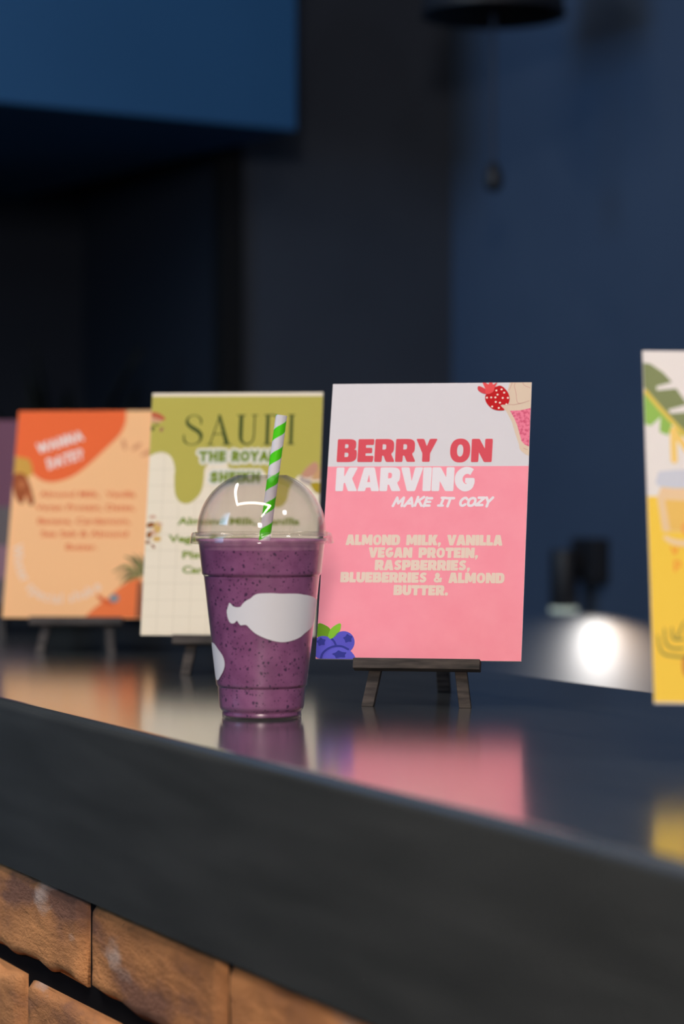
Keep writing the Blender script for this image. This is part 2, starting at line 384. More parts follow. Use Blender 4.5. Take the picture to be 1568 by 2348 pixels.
def heavy(text, x0, x1, y, h, gap=6, space=38, y1=None, bolder=0):
    """one line of heavy capitals filling x0..x1"""
    f = Flat(); tot = sum((space if c == ' ' else HV[c][0]) for c in text) + gap*(len(text)-1)
    sx = (x1-x0)/tot; sy = h/100; x = 0; y1 = y if y1 is None else y1
    for c in text:
        T = lambda p, X=x: Vector((x0+(X+p.x)*sx, y+(y1-y)*(X/tot)+p.y*sy))
        w, polys, strokes = HV[c]
        for o, hs in polys:
            f.poly(rounded(o), [rounded(q) for q in hs], T)
            if bolder:
                for q in [o, *hs]:
                    e = [T(p) for p in rounded(q)]; e.append(e[0]); f.strip(e, bolder*sx, n=1)
        for s in strokes:
            if s[0] == 'ring':
                _, cc, rx, ry, ix, iy = s; k = 40
                e = lambda a, b, pw: [Vector((cc[0]+a*math.copysign(abs(cos(2*pi*i/k))**pw, cos(2*pi*i/k)), cc[1]+b*math.copysign(abs(sin(2*pi*i/k))**pw, sin(2*pi*i/k)))) for i in range(k)]
                f.poly(e(rx, ry, 0.86), [e(ix, iy, 0.9)], T)
            else: f.strip(s[0], s[1], T=T)
        x += (space if c == ' ' else w)+gap
    return f
def mono(text, x0, x1, y, h, w, gap=22, space=50, slant=0, cap=True, ang=0, grow=0, wob=0):
    """stroke lettering filling x0..x1; ang turns the whole line about its start"""
    f = Flat(); tot = sum((space if c == ' ' else MONO[c][0]) for c in text)+gap*(len(text)-1)
    sx = (x1-x0)/tot; sy = h/100; x = 0; rnd = random.Random(7)
    for c in text:
        dy = rnd.uniform(-wob, wob)
        def T(p, X=x, d=dy):
            q = Vector(((X+p.x)*sx+p.y*slant*sy, p.y*sy+d))
            return Vector((x0, y))+Vector((q.x*cos(ang)-q.y*sin(ang), q.x*sin(ang)+q.y*cos(ang)))
        for st in MONO[c][1]:
            if st and st[0] == 'c': pts = [(p[0], p[1]) for p in catmull(st[1:], 6)]
            else: pts = st
            q = [T(Vector(p)) for p in pts]
            f.strip(q, w+grow, smooth=False, cap=cap)
        x += (space if c == ' ' else MONO[c][0])+gap
    return f
def glyph_flat(text, x0, y, h, width=None, bold=0.02, cx=None):
    """small lower-case text in the built-in typeface, x0..x0+width"""
    cu = bpy.data.curves.new('t', 'FONT'); cu.body = text; cu.size = 1; cu.offset = bold; cu.resolution_u = 3
    ob = bpy.data.objects.new('t', cu); C.objects.link(ob)
    dg = bpy.context.evaluated_depsgraph_get(); me = bpy.data.meshes.new_from_object(ob.evaluated_get(dg))
    f = Flat(); xs = [v.co.x for v in me.vertices]; lo, hi = min(xs), max(xs)
    s = h/0.73; sx = (width/(hi-lo)) if width else s
    if cx is not None: x0 = cx-(hi-lo)*sx/2
    f.v = [(x0+(v.co.x-lo)*sx, y+v.co.y*s) for v in me.vertices]; f.f = [tuple(p.vertices) for p in me.polygons]
    bpy.data.objects.remove(ob); bpy.data.curves.remove(cu); bpy.data.meshes.remove(me)
    return f
def join(*fl):
    """several pieces that do not overlap each other"""
    o = Flat(); o.merged = True
    for f in fl:
        f.clip().merge(); b = len(o.v); o.v += f.v; o.f += [tuple(i+b for i in q) for q in f.f]
    return o

# ------------------------------------------------------------------ the room
WX, WY = 1.31, 3.42                                   # wall behind the bar, end wall
CEIL = 2.76
structure(box_obj('floor', (-3.2, -2.6, -0.1), (WX+0.1, 4.3, 0), M['floor']))
structure(box_obj('ceiling', (-3.2, -2.6, CEIL), (WX+0.1, 4.3, CEIL+0.1), M['ceiling']))
structure(box_obj('wall_right', (WX, -2.6, 0), (WX+0.1, 4.3, CEIL), M['grey_wall']))
structure(box_obj('wall_left', (-3.3, -2.6, 0), (-3.2, 4.3, CEIL), M['wall']))
structure(box_obj('wall_front', (-3.2, -2.7, 0), (WX, -2.6, CEIL), M['wall']))
structure(box_obj('wall_back', (0.94, WY, 0), (WX, WY+0.12, CEIL), M['wall']))            # pier right of the recess
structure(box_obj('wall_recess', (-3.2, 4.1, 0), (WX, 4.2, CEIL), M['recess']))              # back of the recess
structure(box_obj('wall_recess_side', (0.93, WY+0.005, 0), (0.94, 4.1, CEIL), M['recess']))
structure(box_obj('edge_strip_1', (0.903, WY-0.012, 0), (0.9395, WY+0.02, TOP+0.1487+0.535), M['recess_strip']))       # plain black strip down the recess edge
bm = bmesh.new(); add_box(bm, (-4.0, 0, TOP+0.1487+0.528), (0, 0.95, CEIL), 0.003)
bulk = structure(bm_obj('wall_bulkhead', bm, M['blue_wall'])); bulk.location = (0.92, 3.17, 0); bulk.rotation_euler = (0, 0, R(6.5))

# ------------------------------------------------------------------ the bar counter
counter = thing('bar_counter', 'long dark slate bar counter with thick front edge over a brick base', 'counter', (0, 0, 0))
bm = bmesh.new(); add_box(bm, (0, -0.4, TOP-0.121), (0.470, 3.39, TOP))
ed = [e for e in bm.edges if all(abs(v.co.z-TOP) < 1e-5 for v in e.verts)]
bmesh.ops.bevel(bm, geom=ed, offset=0.007, segments=6, affect='EDGES', profile=0.5)
wt = bm_obj('worktop', bm, M['counter'], counter)
for p in wt.data.polygons: p.use_smooth = False
box_obj('base_core', (0.0125, -0.38, 0), (0.44, 3.37, TOP-0.121), M['mortar'], counter)
# brick slips in running bond: one surface, a relief of its own for every brick
bm = bmesh.new(); rnd = random.Random(3)
BL, GAP, BH, PITCH = 0.2210, 0.0164, 0.0600, 0.0760
def brick(bm, y0, y1, z0, z1, seed):
    nx, nz = (38, 13) if z0 > 0.70 else (14, 6)
    s = Vector((seed*7.31, seed*3.7, seed*1.9)); dx = rnd.uniform(-0.0015, 0.0015)
    grid = []
    for i in range(nx+1):
        row = []
        for j in range(nz+1):
            a, b = i/nx, j/nz
            # uneven outline
            y = y0+(y1-y0)*a; z = z0+(z1-z0)*b
            ny = noise.noise(Vector((y*22, z*22, 0))+s); nzv = noise.noise(Vector((y*26, z*26, 5))+s)
            y += ny*0.0028*abs(2*a-1)**2; z += nzv*0.0048*abs(2*b-1)**2
            e = min(min(a, 1-a)*(y1-y0), min(b, 1-b)*(z1-z0))
            rr = 0.006; fall = 0.0
            if e < rr: fall = rr-math.sqrt(max(0, rr*rr-(rr-e)**2))
            rel = noise.fractal(Vector((y*38, z*38, 2))+s, 1.0, 2.0, 5)*0.0011 + noise.noise(Vector((y*9, z*9, 1))+s)*0.0014
            row.append(bm.verts.new((0.005+dx+fall*0.95-rel, y, z)))
        grid.append(row)
    for i in range(nx):
        for j in range(nz): bm.faces.new((grid[i][j], grid[i+1][j], grid[i+1][j+1], grid[i][j+1]))
    back = [bm.verts.new((0.0130, v.co.y, v.co.z)) for v in (grid[0][0], grid[nx][0], grid[nx][nz], grid[0][nz])]
    rim = [[grid[i][0] for i in range(nx+1)], [grid[nx][j] for j in range(nz+1)], [grid[i][nz] for i in range(nx, -1, -1)], [grid[0][j] for j in range(nz, -1, -1)]]
    for k, e in enumerate(rim): bm.faces.new([back[(k+1) % 4], back[k], *e])
k = 0
for course in range(12):
    ztop = TOP-0.1240-course*PITCH; z0 = ztop-BH
    if z0 < 0.0: break
    off = 0.0 if course % 2 == 0 else -0.1073
    y = 1.546+off-8*(BL+GAP)
    while y < 3.33:
        a, b = y+GAP/2, y+GAP/2+BL
        if b > -0.2 and a < 3.35:
            brick(bm, max(a, -0.37), min(b, 3.365), z0, ztop, k)
        k += 1; y += BL+GAP
bm_obj('brick_facing', bm, M['brick'], counter, smooth=True)

# ------------------------------------------------------------------ easels and menu cards
CARD_Z = 0.0329                                        # height of a card's lower edge above the bar top
def card_matrix(x, y, rz, tilt, roll=0):
    return Matrix.Translation((x, y, TOP+CARD_Z)) @ Matrix.Rotation(R(rz), 4, 'Z') @ Matrix.Rotation(R(90-tilt), 4, 'X') @ Matrix.Rotation(R(roll), 4, 'Z')
def make_card(label, x, y, rz, tilt, roll, edge, base):
    t = thing('menu_card', label, 'menu card', group='drink menu cards along the bar')
    t.matrix_world = card_matrix(x, y, rz, tilt, roll) @ Matrix.Translation((0, abs(sin(R(roll)))*0.047, 0))
    bm = bmesh.new(); add_box(bm, (-0.074, 0, -0.002), (0.074, 0.210, 0))
    bm_obj('card_board', bm, base, t)
    return t
def make_easel(label, x, y, rz, tilt):
    """miniature A-frame easel: ledge, two splayed front legs, a prop leg, a top block"""
    t = thing('mini_easel', label, 'easel', (x, y, TOP), (0, 0, R(rz)), 'miniature display easels on the bar')
    tt = R(tilt); U = Vector((0, sin(tt), cos(tt))); Nn = Vector((0, -cos(tt), sin(tt))); O = Vector((0, 0, CARD_Z))
    P = lambda u, v, n: O+Vector((u, 0, 0))+U*v+Nn*n
    bm = bmesh.new()
    pts = [P(u, v, n) for v in (-0.0080, -0.0003) for u, n in ((-0.0455, -0.0022), (0.0455, -0.0022), (0.0455, 0.0068), (-0.0455, 0.0068))]
    add_hexa(bm, pts, 0.0006); bm_obj('ledge', bm, M['easel'], t)
    def foot(p, d):                                   # slide p along d to the bar top
        return p + d*(-p.z/d.z)
    for s in (-1, 1):
        a = P(s*0.0352, -CARD_Z/cos(tt), 0); b = P(s*0.0060, 0.150, 0); ax = (b-a).normalized()
        bm = bmesh.new(); side = Vector((1, 0, 0)); pts = []
        for base in (a, b):
            for du, n in ((-0.0043, -0.0084), (0.0043, -0.0084), (0.0043, -0.0024), (-0.0043, -0.0024)):
                q = base+side*du+Nn*n
                pts.append(foot(q, ax) if base is a else q)
        add_hexa(bm, pts, 0.0005); bm_obj('leg', bm, M['easel'], t)
    bm = bmesh.new()
    pts = [P(u, v, n) for v in (0.128, 0.156) for u, n in ((-0.013, -0.0142), (0.013, -0.0142), (0.013, -0.0086), (-0.013, -0.0086))]
    add_hexa(bm, pts, 0.0005); bm_obj('top_block', bm, M['easel'], t)
    top = P(0, 0.140, -0.0185); reach = 0.0955+top.y*0.55
    bot = Vector((0, reach, 0)); ax = (top-bot).normalized(); fw = Vector((0, ax.z, -ax.y)); pts = []
    for base in (bot, top):
        for du, n in ((-0.0048, -0.004), (0.0048, -0.004), (0.0048, 0.004), (-0.0048, 0.004)):
            q = base+Vector((du, 0, 0))+fw*n
            pts.append(foot(q, ax) if base is bot else q)
    bm = bmesh.new(); add_hexa(bm, pts, 0.0005); bm_obj('prop_leg', bm, M['easel'], t)
    return t

PINK = (0.2474, 1.5228, -36.91, 18.0, 0)
GREEN = (0.2450, 1.8591, -34.43, 12.64, 0)
ORANGE = (0.2343, 2.1971, -33.66, 17.06, 0)
YELLOW = (0.2563, 1.0997, -25.24, 18.0, -0.62)
PURPLE = (0.2350, 2.5350, -33.9, 17.0, 0)
make_easel('miniature black wooden easel holding the pink berry card', *PINK[:4])
make_easel('miniature black wooden easel holding the green card, half hidden by the cup', *GREEN[:4])
make_easel('miniature black wooden easel under the orange card', *ORANGE[:4])
make_easel('miniature black wooden easel holding the yellow card at the right edge', *YELLOW[:4])
make_easel('miniature black wooden easel behind the orange card, holding the purple card', *PURPLE[:4])

# --- pink card
m = M['pink'] = principled('pink_print', srgb(244, 148, 164), 0.55, 0.18)
mottle(m, srgb(253, 152, 170), srgb(255, 158, 175), 45, 6)
m = M['pinkdrink'] = principled('pink_drink_print', srgb(236, 118, 146), 0.55, 0.18)
mottle(m, srgb(220, 92, 124), srgb(240, 130, 158), 420, 5, lo=0.40, hi=0.55)
WHITE = ink(222, 218, 223)
pk = make_card('white and pink berry menu card with red title, right of the purple smoothie', *PINK, WHITE, WHITE)
Flat().poly([(-74, 0), (74, 0), (74, 145.5), (-74, 145.3)]).build('pink_panel', M['pink'], pk, 1)
heavy('BERRY', -67.6, 6.4, 148.8, 17.8, gap=4).build('title_lettering', ink(222, 80, 94), pk, 2)
heavy('ON', 16.2, 47.2, 148.5, 17.9, gap=5).build('title_lettering', ink(222, 80, 94), pk, 2)
heavy('KARVING', -67.2, 35.5, 126.3, 18.3, gap=2).build('subtitle_lettering', ink(238, 232, 238), pk, 3)
bl = dict(w=1.95, gap=14, slant=0.30, wob=0.35)
join(mono('MAKE', -24.0, 2.8, 115.1, 6.6, **bl), mono('iT', 9.4, 18.8, 115.0, 6.7, **bl), mono('COZY', 24.4, 47.2, 115.0, 6.7, **bl)).build('slogan_lettering', ink(242, 232, 238), pk, 3)
ig = [('ALMOND MILK, VANILLA', -57.0, 57.1, 85.3, 7.7), ('VEGAN PROTEIN,', -39.5, 39.9, 75.9, 7.5), ('RASPBERRIES,', -34.5, 34.5, 66.5, 7.5),
      ('BLUEBERRIES & ALMOND', -59.2, 59.6, 57.2, 7.5), ('BUTTER.', -19.8, 19.5, 47.9, 7.3)]
join(*[heavy(t, a, b, y, h, gap=7, space=56, bolder=5) for t, a, b, y, h in ig]).build('ingredient_lettering', ink(238, 214, 198), pk, 3)
cream = ink(226, 204, 182)
fr = Flat().poly([(58.0,210.0),(73.8,210.0),(73.9,189.9),(73.9,160.5),(73.9,153.1),(71.2,154.5),(68.4,156.8),(67.0,158.7),(66.4,161.9),(63.4,170.3),(60.6,179.3),(56.3,187.4),(54.7,189.1),(52.0,192.5),(57.8,192.9),(58.4,197.1),(57.3,201.7),(56.6,204.0)])
gl = fr.build('sundae_glass_print', cream, pk, 3)
Flat().poly([(58.9,187.9),(66.4,188.2),(73.9,189.9),(73.9,160.3),(70.7,161.7),(68.1,164.5),(64.7,176.4),(62.0,182.5)]).build('drink_print', M['pinkdrink'], gl, 4)
for l in ([(59.7,210.0),(58.9,207.2),(57.5,204.0)], [(61.9,209.6),(61.4,206.9),(62.8,201.6),(63.5,196.1),(64.9,193.8),(68.0,194.0),(72.8,195.6)], [(57.6,192.8),(61.6,192.6),(65.2,193.3),(68.3,194.1)], [(67.4,209.6),(69.0,207.4),(73.1,205.6)], [(69.8,159.0),(72.9,157.7)]): Flat().strip(l, 0.32).build('line_print', ink(206, 150, 140), gl, 5)
st = Flat().poly(closed_smooth([(40.7,200.7),(40.2,197.9),(41.1,194.7),(43.3,191.7),(46.1,189.4),(49.2,188.4),(51.7,188.2),(54.9,188.7),(51.9,192.3),(56.5,192.7),(57.7,193.9),(58.3,197.1),(57.6,200.4),(56.3,203.0),(54.1,205.6),(52.2,207.1),(50.3,207.6),(48.8,207.0),(47.1,206.3),(46.1,204.7),(44.3,202.8),(42.6,201.5)], 3)).build('strawberry_print', ink(196, 0, 14), pk, 6)
f = Flat()
for c in [(48.3,203.7),(52.1,204.6),(54.1,202.0),(49.3,200.5),(41.6,198.2),(44.7,198.3),(47.8,198.3),(53.2,197.9),(57.0,197.9),(48.2,194.8),(51.3,194.2),(56.1,192.9),(45.7,191.2),(50.6,190.1)]: f.circle(c, 0.78, n=7)
f.build('seed_print', ink(248, 226, 214), st, 7)
Flat().poly([(40.4,201.2),(40.1,205.1),(38.6,208.4),(37.8,210.0),(40.0,210.0),(41.5,208.9),(42.6,208.6),(42.6,210.0),(45.1,210.0),(45.7,208.3),(48.4,210.0),(48.7,209.9),(47.0,206.0),(46.5,203.7),(45.6,202.3),(43.5,201.2),(42.0,200.9)]).build('strawberry_leaf_print', ink(236, 80, 84), st, 8)
Flat().poly(closed_smooth([(34.5,206.8),(35.9,207.2),(38.7,205.9),(40.9,204.1),(41.3,201.3),(39.8,201.2),(36.7,202.5),(34.6,204.5)])).build('strawberry_leaf_print', ink(220, 64, 74), st, 7)
bb = Flat()
def disc(c, r, x0=-73.95, y0=0.05): return [Vector((max(x0, c[0]+r*cos(a)), max(y0, c[1]+r*sin(a)))) for a in [2*pi*i/40 for i in range(40)]]
bb = Flat().poly(disc((-69.2, 8.4), 8.5)).build('blueberry_print', ink(92, 88, 204), pk, 3)
Flat().poly(disc((-54.6, 12.2), 8.4)).build('blueberry_print', ink(88, 84, 198), pk, 4)
Flat().poly(disc((-56.5, -4.0), 12.6)).build('blueberry_print', ink(95, 92, 208), pk, 5)
f = Flat().strip([(-70.2, 0.1), (-68.9, 4.1), (-65.4, 7.4), (-60.8, 9.3), (-55.3, 9.3), (-50.0, 6.9)], 1.5).strip([(-63.2, 14.9), (-61.1, 12.8), (-59.2, 9.0)], 1.5)
for c, r, w in (((-70.6, 12.5), 3.6, 0.9), ((-51.2, 15.2), 3.6, 0.95), ((-56.6, 3.3), 5.6, 0.55)):
    f.poly(closed_smooth([(c[0]+(r if i % 2 == 0 else r*0.70)*cos(0.5+i*pi/5), c[1]+w*(r if i % 2 == 0 else r*0.70)*sin(0.5+i*pi/5)) for i in range(10)], 3))
f.build('blueberry_crown_print', ink(48, 54, 148), bb, 6)
Flat().poly(closed_smooth([(-73.8,25.9),(-68.5,25.0),(-64.4,21.7),(-65.8,16.3),(-73.9,16.4)], 3)).build('berry_leaf_print', ink(108, 158, 22), pk, 2)
Flat().poly(closed_smooth([(-57.2,26.3),(-61.2,24.8),(-64.4,21.7),(-65.8,16.6),(-63.4,14.7),(-60.2,17.2),(-57.3,21.2)], 4)).build('berry_leaf_print', ink(132, 196, 48), pk, 4)

# --- green and cream card
gr = make_card('lime green and cream menu card directly behind the domed cup', *GREEN, ink(244, 236, 216), ink(244, 231, 208))
f = Flat()
for i in range(14): f.strip([(-60.6-14.2+14.1*i, 0), (-60.6-14.2+14.1*i, 165)], 0.35, smooth=False)
for j in range(13): f.strip([(-74, 2+14.1*j), (74, 2+14.1*j)], 0.35, smooth=False)
f.build('grid_print', ink(220, 208, 184), gr, 1)
dp = [(-25.6,143.3),(-26.2,130.0),(-28.6,121.7),(-34.8,115.0),(-40.8,113.0),(-46.6,115.6),(-50.2,122.5),(-51.4,135.8),(-51.3,143.4),(-54.0,152.2),(-58.4,156.6),(-63.5,158.1),(-68.6,157.2),(-73.9,154.5)]
right = [(73.9,136.7),(57.5,137.5),(54.2,136.0),(50.0,129.6),(47.9,124.3),(46.0,115.5),(41.4,110.3),(35.4,110.8),(31.4,117.7),(29.3,131.8),(26.0,140.6),(18,143.1),(-3.4,143.3),(-6.6,148.3),(-21.7,149.0)]
Flat().poly([(-73.9,207.0),(73.9,206.6)] + [tuple(p) for p in catmull(right, 4)] + [tuple(p) for p in catmull(dp, 5)]).build('green_panel', ink(190, 178, 82), gr, 2)
# thick-and-thin serif title
def serif(x0, x1, y, h):
    f = Flat()
    T = lambda ox, wd, W: (lambda p: Vector((ox+p.x*wd/W, y+p.y*h/100)))
    t = T(-45.9, 17.7, 60)
    f.strip([(53,70),(52,84),(40,97),(24,97),(12,86),(14,70),(28,57),(44,46),(54,32),(52,14),(38,3),(20,2),(7,12),(3,30)], [2,6,3,3,6,11,13,13,11,6,3,3,6,2], T=t)
    f.strip([(53,68),(53,86)], [5,3], smooth=False, T=t); f.strip([(4,34),(4,14)], [5,3], smooth=False, T=t)
    t = T(-24.4, 20.6, 72)
    f.strip([(8,0),(36,100)], 4, False, T=t); f.poly([(29,100),(38,100),(68,0),(54,0)], T=t); f.strip([(18,36),(54,36)], 3.4, False, T=t)
    f.strip([(0,1.5),(20,1.5)], 3.5, False, T=t); f.strip([(46,1.5),(76,1.5)], 3.5, False, T=t)
    t = T(0.4, 18.4, 64)
    f.poly([(8,98),(20,98),(20,30),(8,30)], T=t); f.strip([(14,34),(16,16),(26,4),(38,3),(50,12),(54,32)], [12,10,6,5,4.5,4.5], T=t); f.strip([(54,30),(54,98)], 4.5, False, T=t)
    f.strip([(0,98),(28,98)], 3.5, False, T=t); f.strip([(45,98),(64,98)], 3.5, False, T=t)
    t = T(24.0, 17.0, 62)
    f.poly([(7,0),(18,0),(18,100),(7,100)], T=t); f.strip([(12,98.5),(30,98),(48,86),(56,52),(48,16),(30,2),(12,1.5)], [3.5,4,8,12,8,4,3.5], T=t)
    f.strip([(0,98.3),(20,98.3)], 3.5, False, T=t); f.strip([(0,1.7),(20,1.7)], 3.5, False, T=t)
    t = T(44.7, 6.3, 24)
    f.poly([(6.5,0),(17.5,0),(17.5,100),(6.5,100)], T=t); f.strip([(0,98.3),(24,98.3)], 3.5, False, T=t); f.strip([(0,1.7),(24,1.7)], 3.5, False, T=t)
    return f
serif(-45.9, 51, 164.2, 26.4).build('title_lettering', ink(60, 78, 26), gr, 4)
a = dict(gap=30)
halo = join(mono('THE', -30.2, -8.3, 150.3, 8.0, 2.7, grow=4.6, **a), mono('ROYAL', -1.6, 34.6, 150.2, 8.0, 2.7, grow=4.6, **a), mono('SHEIKH', -19.6, 21.8, 132.0, 8.0, 2.7, grow=4.6, **a))
halo.build('lettering_outline', ink(230, 226, 214), gr, 3)
join(mono('THE', -30.2, -8.3, 150.3, 8.0, 2.7, **a), mono('ROYAL', -1.6, 34.6, 150.2, 8.0, 2.7, **a), mono('SHEIKH', -19.6, 21.8, 132.0, 8.0, 2.7, **a)).build('subtitle_lettering', ink(118, 142, 20), gr, 5)
join(glyph_flat('Almond Milk, Vanilla', -46.8, 95.0, 6.2, 104.8, 0.034), glyph_flat('Vegan Protein,', -54.0, 79.9, 6.2, 76, 0.034),
     glyph_flat('Pistachio,', -41.3, 66.0, 6.2, 50, 0.034), glyph_flat('Cardamom', -40.7, 53.2, 6.2, 52, 0.034)).build('ingredient_lettering', ink(128, 148, 40), gr, 3)
nut = Flat().poly(closed_smooth([(68.4,148.9),(71.4,147.7),(72.2,143.9),(69.5,138.9),(65.8,135.8),(61.2,135.4),(58.1,137.3),(59.5,140.8),(63.5,145.4)])).build('pistachio_print', ink(204, 150, 124), gr, 5)
Flat().poly([(72.4,142.3),(73.9,144.6),(73.9,133.8),(65.9,133.5),(68.0,136.9)]).build('nut_shell_print', ink(212, 164, 116), nut, 4)
Flat().poly(closed_smooth([(65.6,130.8),(73.9,131.2),(73.9,122.3),(70.0,123.1),(67.2,126.9)])).build('nut_kernel_print', ink(178, 152, 26), nut, 3)
Flat().poly(closed_smooth([(57.7,137.0),(60.5,134.6),(65.9,133.1),(66.0,129.2),(58.3,131.9),(56.7,134.3)])).build('nut_shading_print', ink(182, 164, 158), nut, 3)  # purple-grey shading drawn into the printed nut
bl_ = Flat().poly(closed_smooth([(-73.9,193.2),(-67.3,192.0),(-62.1,188.1),(-63.5,186.1),(-73.9,189.4)])).build('blossom_print', ink(196, 98, 66), gr, 3)
Flat().poly([(-73.9,189.4),(-63.5,185.8),(-66.3,184.0),(-73.9,183.7)]).build('petal_print', ink(214, 162, 126), bl_, 3)
f = Flat().poly([(-73.9,181.1),(-70.2,179.9),(-71.2,176.7),(-73.9,176.7)]).poly([(-72.7,182.8),(-66.2,182.5),(-68.5,180.8)]); f.build('stem_print', ink(108, 112, 44), bl_, 3)
Flat().poly([(-65.5,179.9),(-62.6,179.3),(-64.1,175.7),(-66.2,176.0)]).build('bud_print', ink(160, 104, 84), bl_, 3)
sp_ = Flat().circle((-64.1, 92.2), 3.4, 5.4).circle((-63.9, 82.4), 3.6, 2.4).build('spice_print', ink(224, 182, 104), gr, 3)
Flat().circle((-68.6, 101.5), 3, 1.5).circle((-67.9, 87.6), 3.4, 2.6).circle((-62.5, 95.1), 3.0, 1.2).build('spice_petal_print', ink(222, 180, 152), sp_, 4)
Flat().circle((-70.0, 94.5), 3.6, 2.4, 0.3).circle((-70.8, 85.8), 2.2, 3.0).circle((-71.6, 79.5), 2, 1.4).circle((-66.8, 76.0), 2.2, 1.0, -0.8).build('spice_seed_print', ink(158, 98, 50), sp_, 5)

# --- orange card
og = make_card('orange and peach menu card beside the green card, two places left of the cup', *ORANGE, ink(232, 166, 108), ink(252, 192, 136))
Flat().poly([(-73.9,210.0),(34.3,210.0)] + [tuple(p) for p in catmull([(34.6,205),(33.9,195.8),(29.1,184.7),(16.3,170.6),(1.5,155.4),(-11.4,144.6),(-23.7,138.7),(-36.2,136.5),(-47.0,139.3),(-56.1,146.9),(-61.0,155.6),(-73.9,163.5)], 5)]).build('orange_panel', ink(242, 104, 48), og, 1)
an = R(18.0)
join(mono('WANNA', -49.6, -4.6, 166.2, 9.6, 2.3, ang=an), mono('DATE?', -38.9, -3.6, 150.0, 10.0, 2.3, ang=an)).build('title_lettering', ink(242, 226, 216), og, 2)
join(glyph_flat('Almond Milk,  Vanilla', -46.5, 121.4, 5.9, 95.5, 0.02), glyph_flat('Vegan Protein, Dates,', -49.5, 108.0, 5.9, 99, 0.02), glyph_flat('Banana, Cardamom,', -46.0, 94.1, 5.9, 92, 0.02),
     glyph_flat('Sea Salt & Almond', -42.0, 81.3, 5.9, 86, 0.02), glyph_flat('Butter.', -16.2, 68.0, 5.9, 31, 0.02)).build('ingredient_lettering', ink(226, 98, 50), og, 2)
pile = Flat().poly(closed_smooth([(-73.9,161.0),(-66,161.5),(-59.1,158.8),(-54.9,145.8),(-61.0,141.4),(-73.9,143.6)], 4)).build('banana_leaf_print', ink(212, 158, 66), og, 2)
Flat().poly(closed_smooth([(-73.9,143.6),(-62.2,143.6),(-53.3,124.1),(-51.5,114.4),(-55.6,113.3),(-60.5,122.0),(-62.1,115.0),(-66.4,115.5),(-72.5,126.3)], 4)).build('dates_print', ink(160, 80, 36), pile, 3)
Flat().circle((-65, 134), 3.0, 4.2).circle((-58, 122), 2.0, 4.2, 0.3).build('date_print', ink(196, 112, 64), pile, 4)
Flat().circle((34.4, 175), 2.0, 6.2, 0.35).circle((47.0, 172.7), 5.8, 2.3, 0.65).circle((59.5, 167.0), 8.5, 2.4, 0.42).build('leaf_print', ink(222, 150, 106), og, 2)
pa = Flat().poly([(56.7,35.2),(61.7,37.3),(65.0,0.5),(56.8,0.5)]).build('palm_print', ink(150, 84, 52), og, 4)
f = Flat()
for l in ([(59.3,43.6),(52.2,56.2),(42.5,61.5)], [(59.3,42.6),(45.3,50.9),(32.2,45.6)], [(59.4,41.5),(49.0,41.5),(40.3,33.0)], [(60.3,43.6),(60.7,54.1),(58.0,63.6)], [(60.3,43.6),(66.0,51.0),(72.3,50.0)], [(59.3,42.6),(49.7,46.7),(36.6,39.4)], [(59.8,43.6),(56.4,55.2),(50.8,63.5)], [(60, 43), (68, 44), (73, 36)]): f.strip(l, [2.6, 4.2, 0.8])
f.build('frond_print', ink(104, 100, 60), pa, 3)
f = Flat()
for l in ([(58,42),(48,50),(40,52)], [(58,41),(50,39),(46,35)], [(60,44),(58,52),(55,58)]): f.strip(l, [2.0, 3.0, 0.6])
f.build('frond_print', ink(150, 140, 84), pa, 5)
Flat().poly([(7.2,0.5)] + [tuple(p) for p in catmull([(13,7),(19.8,13.0),(26.7,18.2),(36.5,27.7),(51.2,38.4),(60,37),(58,0.5)], 3)]).build('dune_print', ink(240, 120, 62), og, 3)
Flat().strip([(18.2,22.4),(26.9,16.2),(35.4,13.1)], [3, 5, 2]).build('dune_shade_print', ink(222, 98, 46), og, 4)
Flat().circle((34.9, 19.6), 4.8, 4.2).build('pool_print', ink(128, 140, 146), og, 5)
arc = catmull([(-68.7,71.7),(-66.5,57.9),(-61.5,43.1),(-52.2,29.4),(-38.9,18.9),(-22.9,14.8),(-6.3,16.0),(8.9,21.3),(22.8,29.8)], 24)
cum = [0]
for i in range(1, len(arc)): cum.append(cum[-1]+(arc[i]-arc[i-1]).length)
def at_len(s):
    for i in range(1, len(cum)):
        if cum[i] >= s: t = (s-cum[i-1])/(cum[i]-cum[i-1]); return arc[i-1].lerp(arc[i], t), (arc[i]-arc[i-1]).normalized()
    return arc[-1], (arc[-1]-arc[-2]).normalized()
f = []; txt = 'Winter special shake'; adv = {'i': .55, 't': .72, 'r': .75, ' ': .6, 'l': .5, 'W': 1.5}; tot = sum(adv.get(c, 1) for c in txt); s = 0
for c in txt:
    w = adv.get(c, 1)*cum[-1]/tot
    if c != ' ':
        p, d = at_len(s+w/2); g = glyph_flat(c, 0, 0, 10.0, None, 0.02, cx=0); k = w/6.6 if c != 'W' else 0.85
        g.v = [(p.x+x*0.86*d.x-y*d.y, p.y+x*0.86*d.y+y*d.x) for x, y in g.v]; f.append(g)
    s += w
join(*f).build('slogan_lettering', ink(240, 214, 196), og, 2)

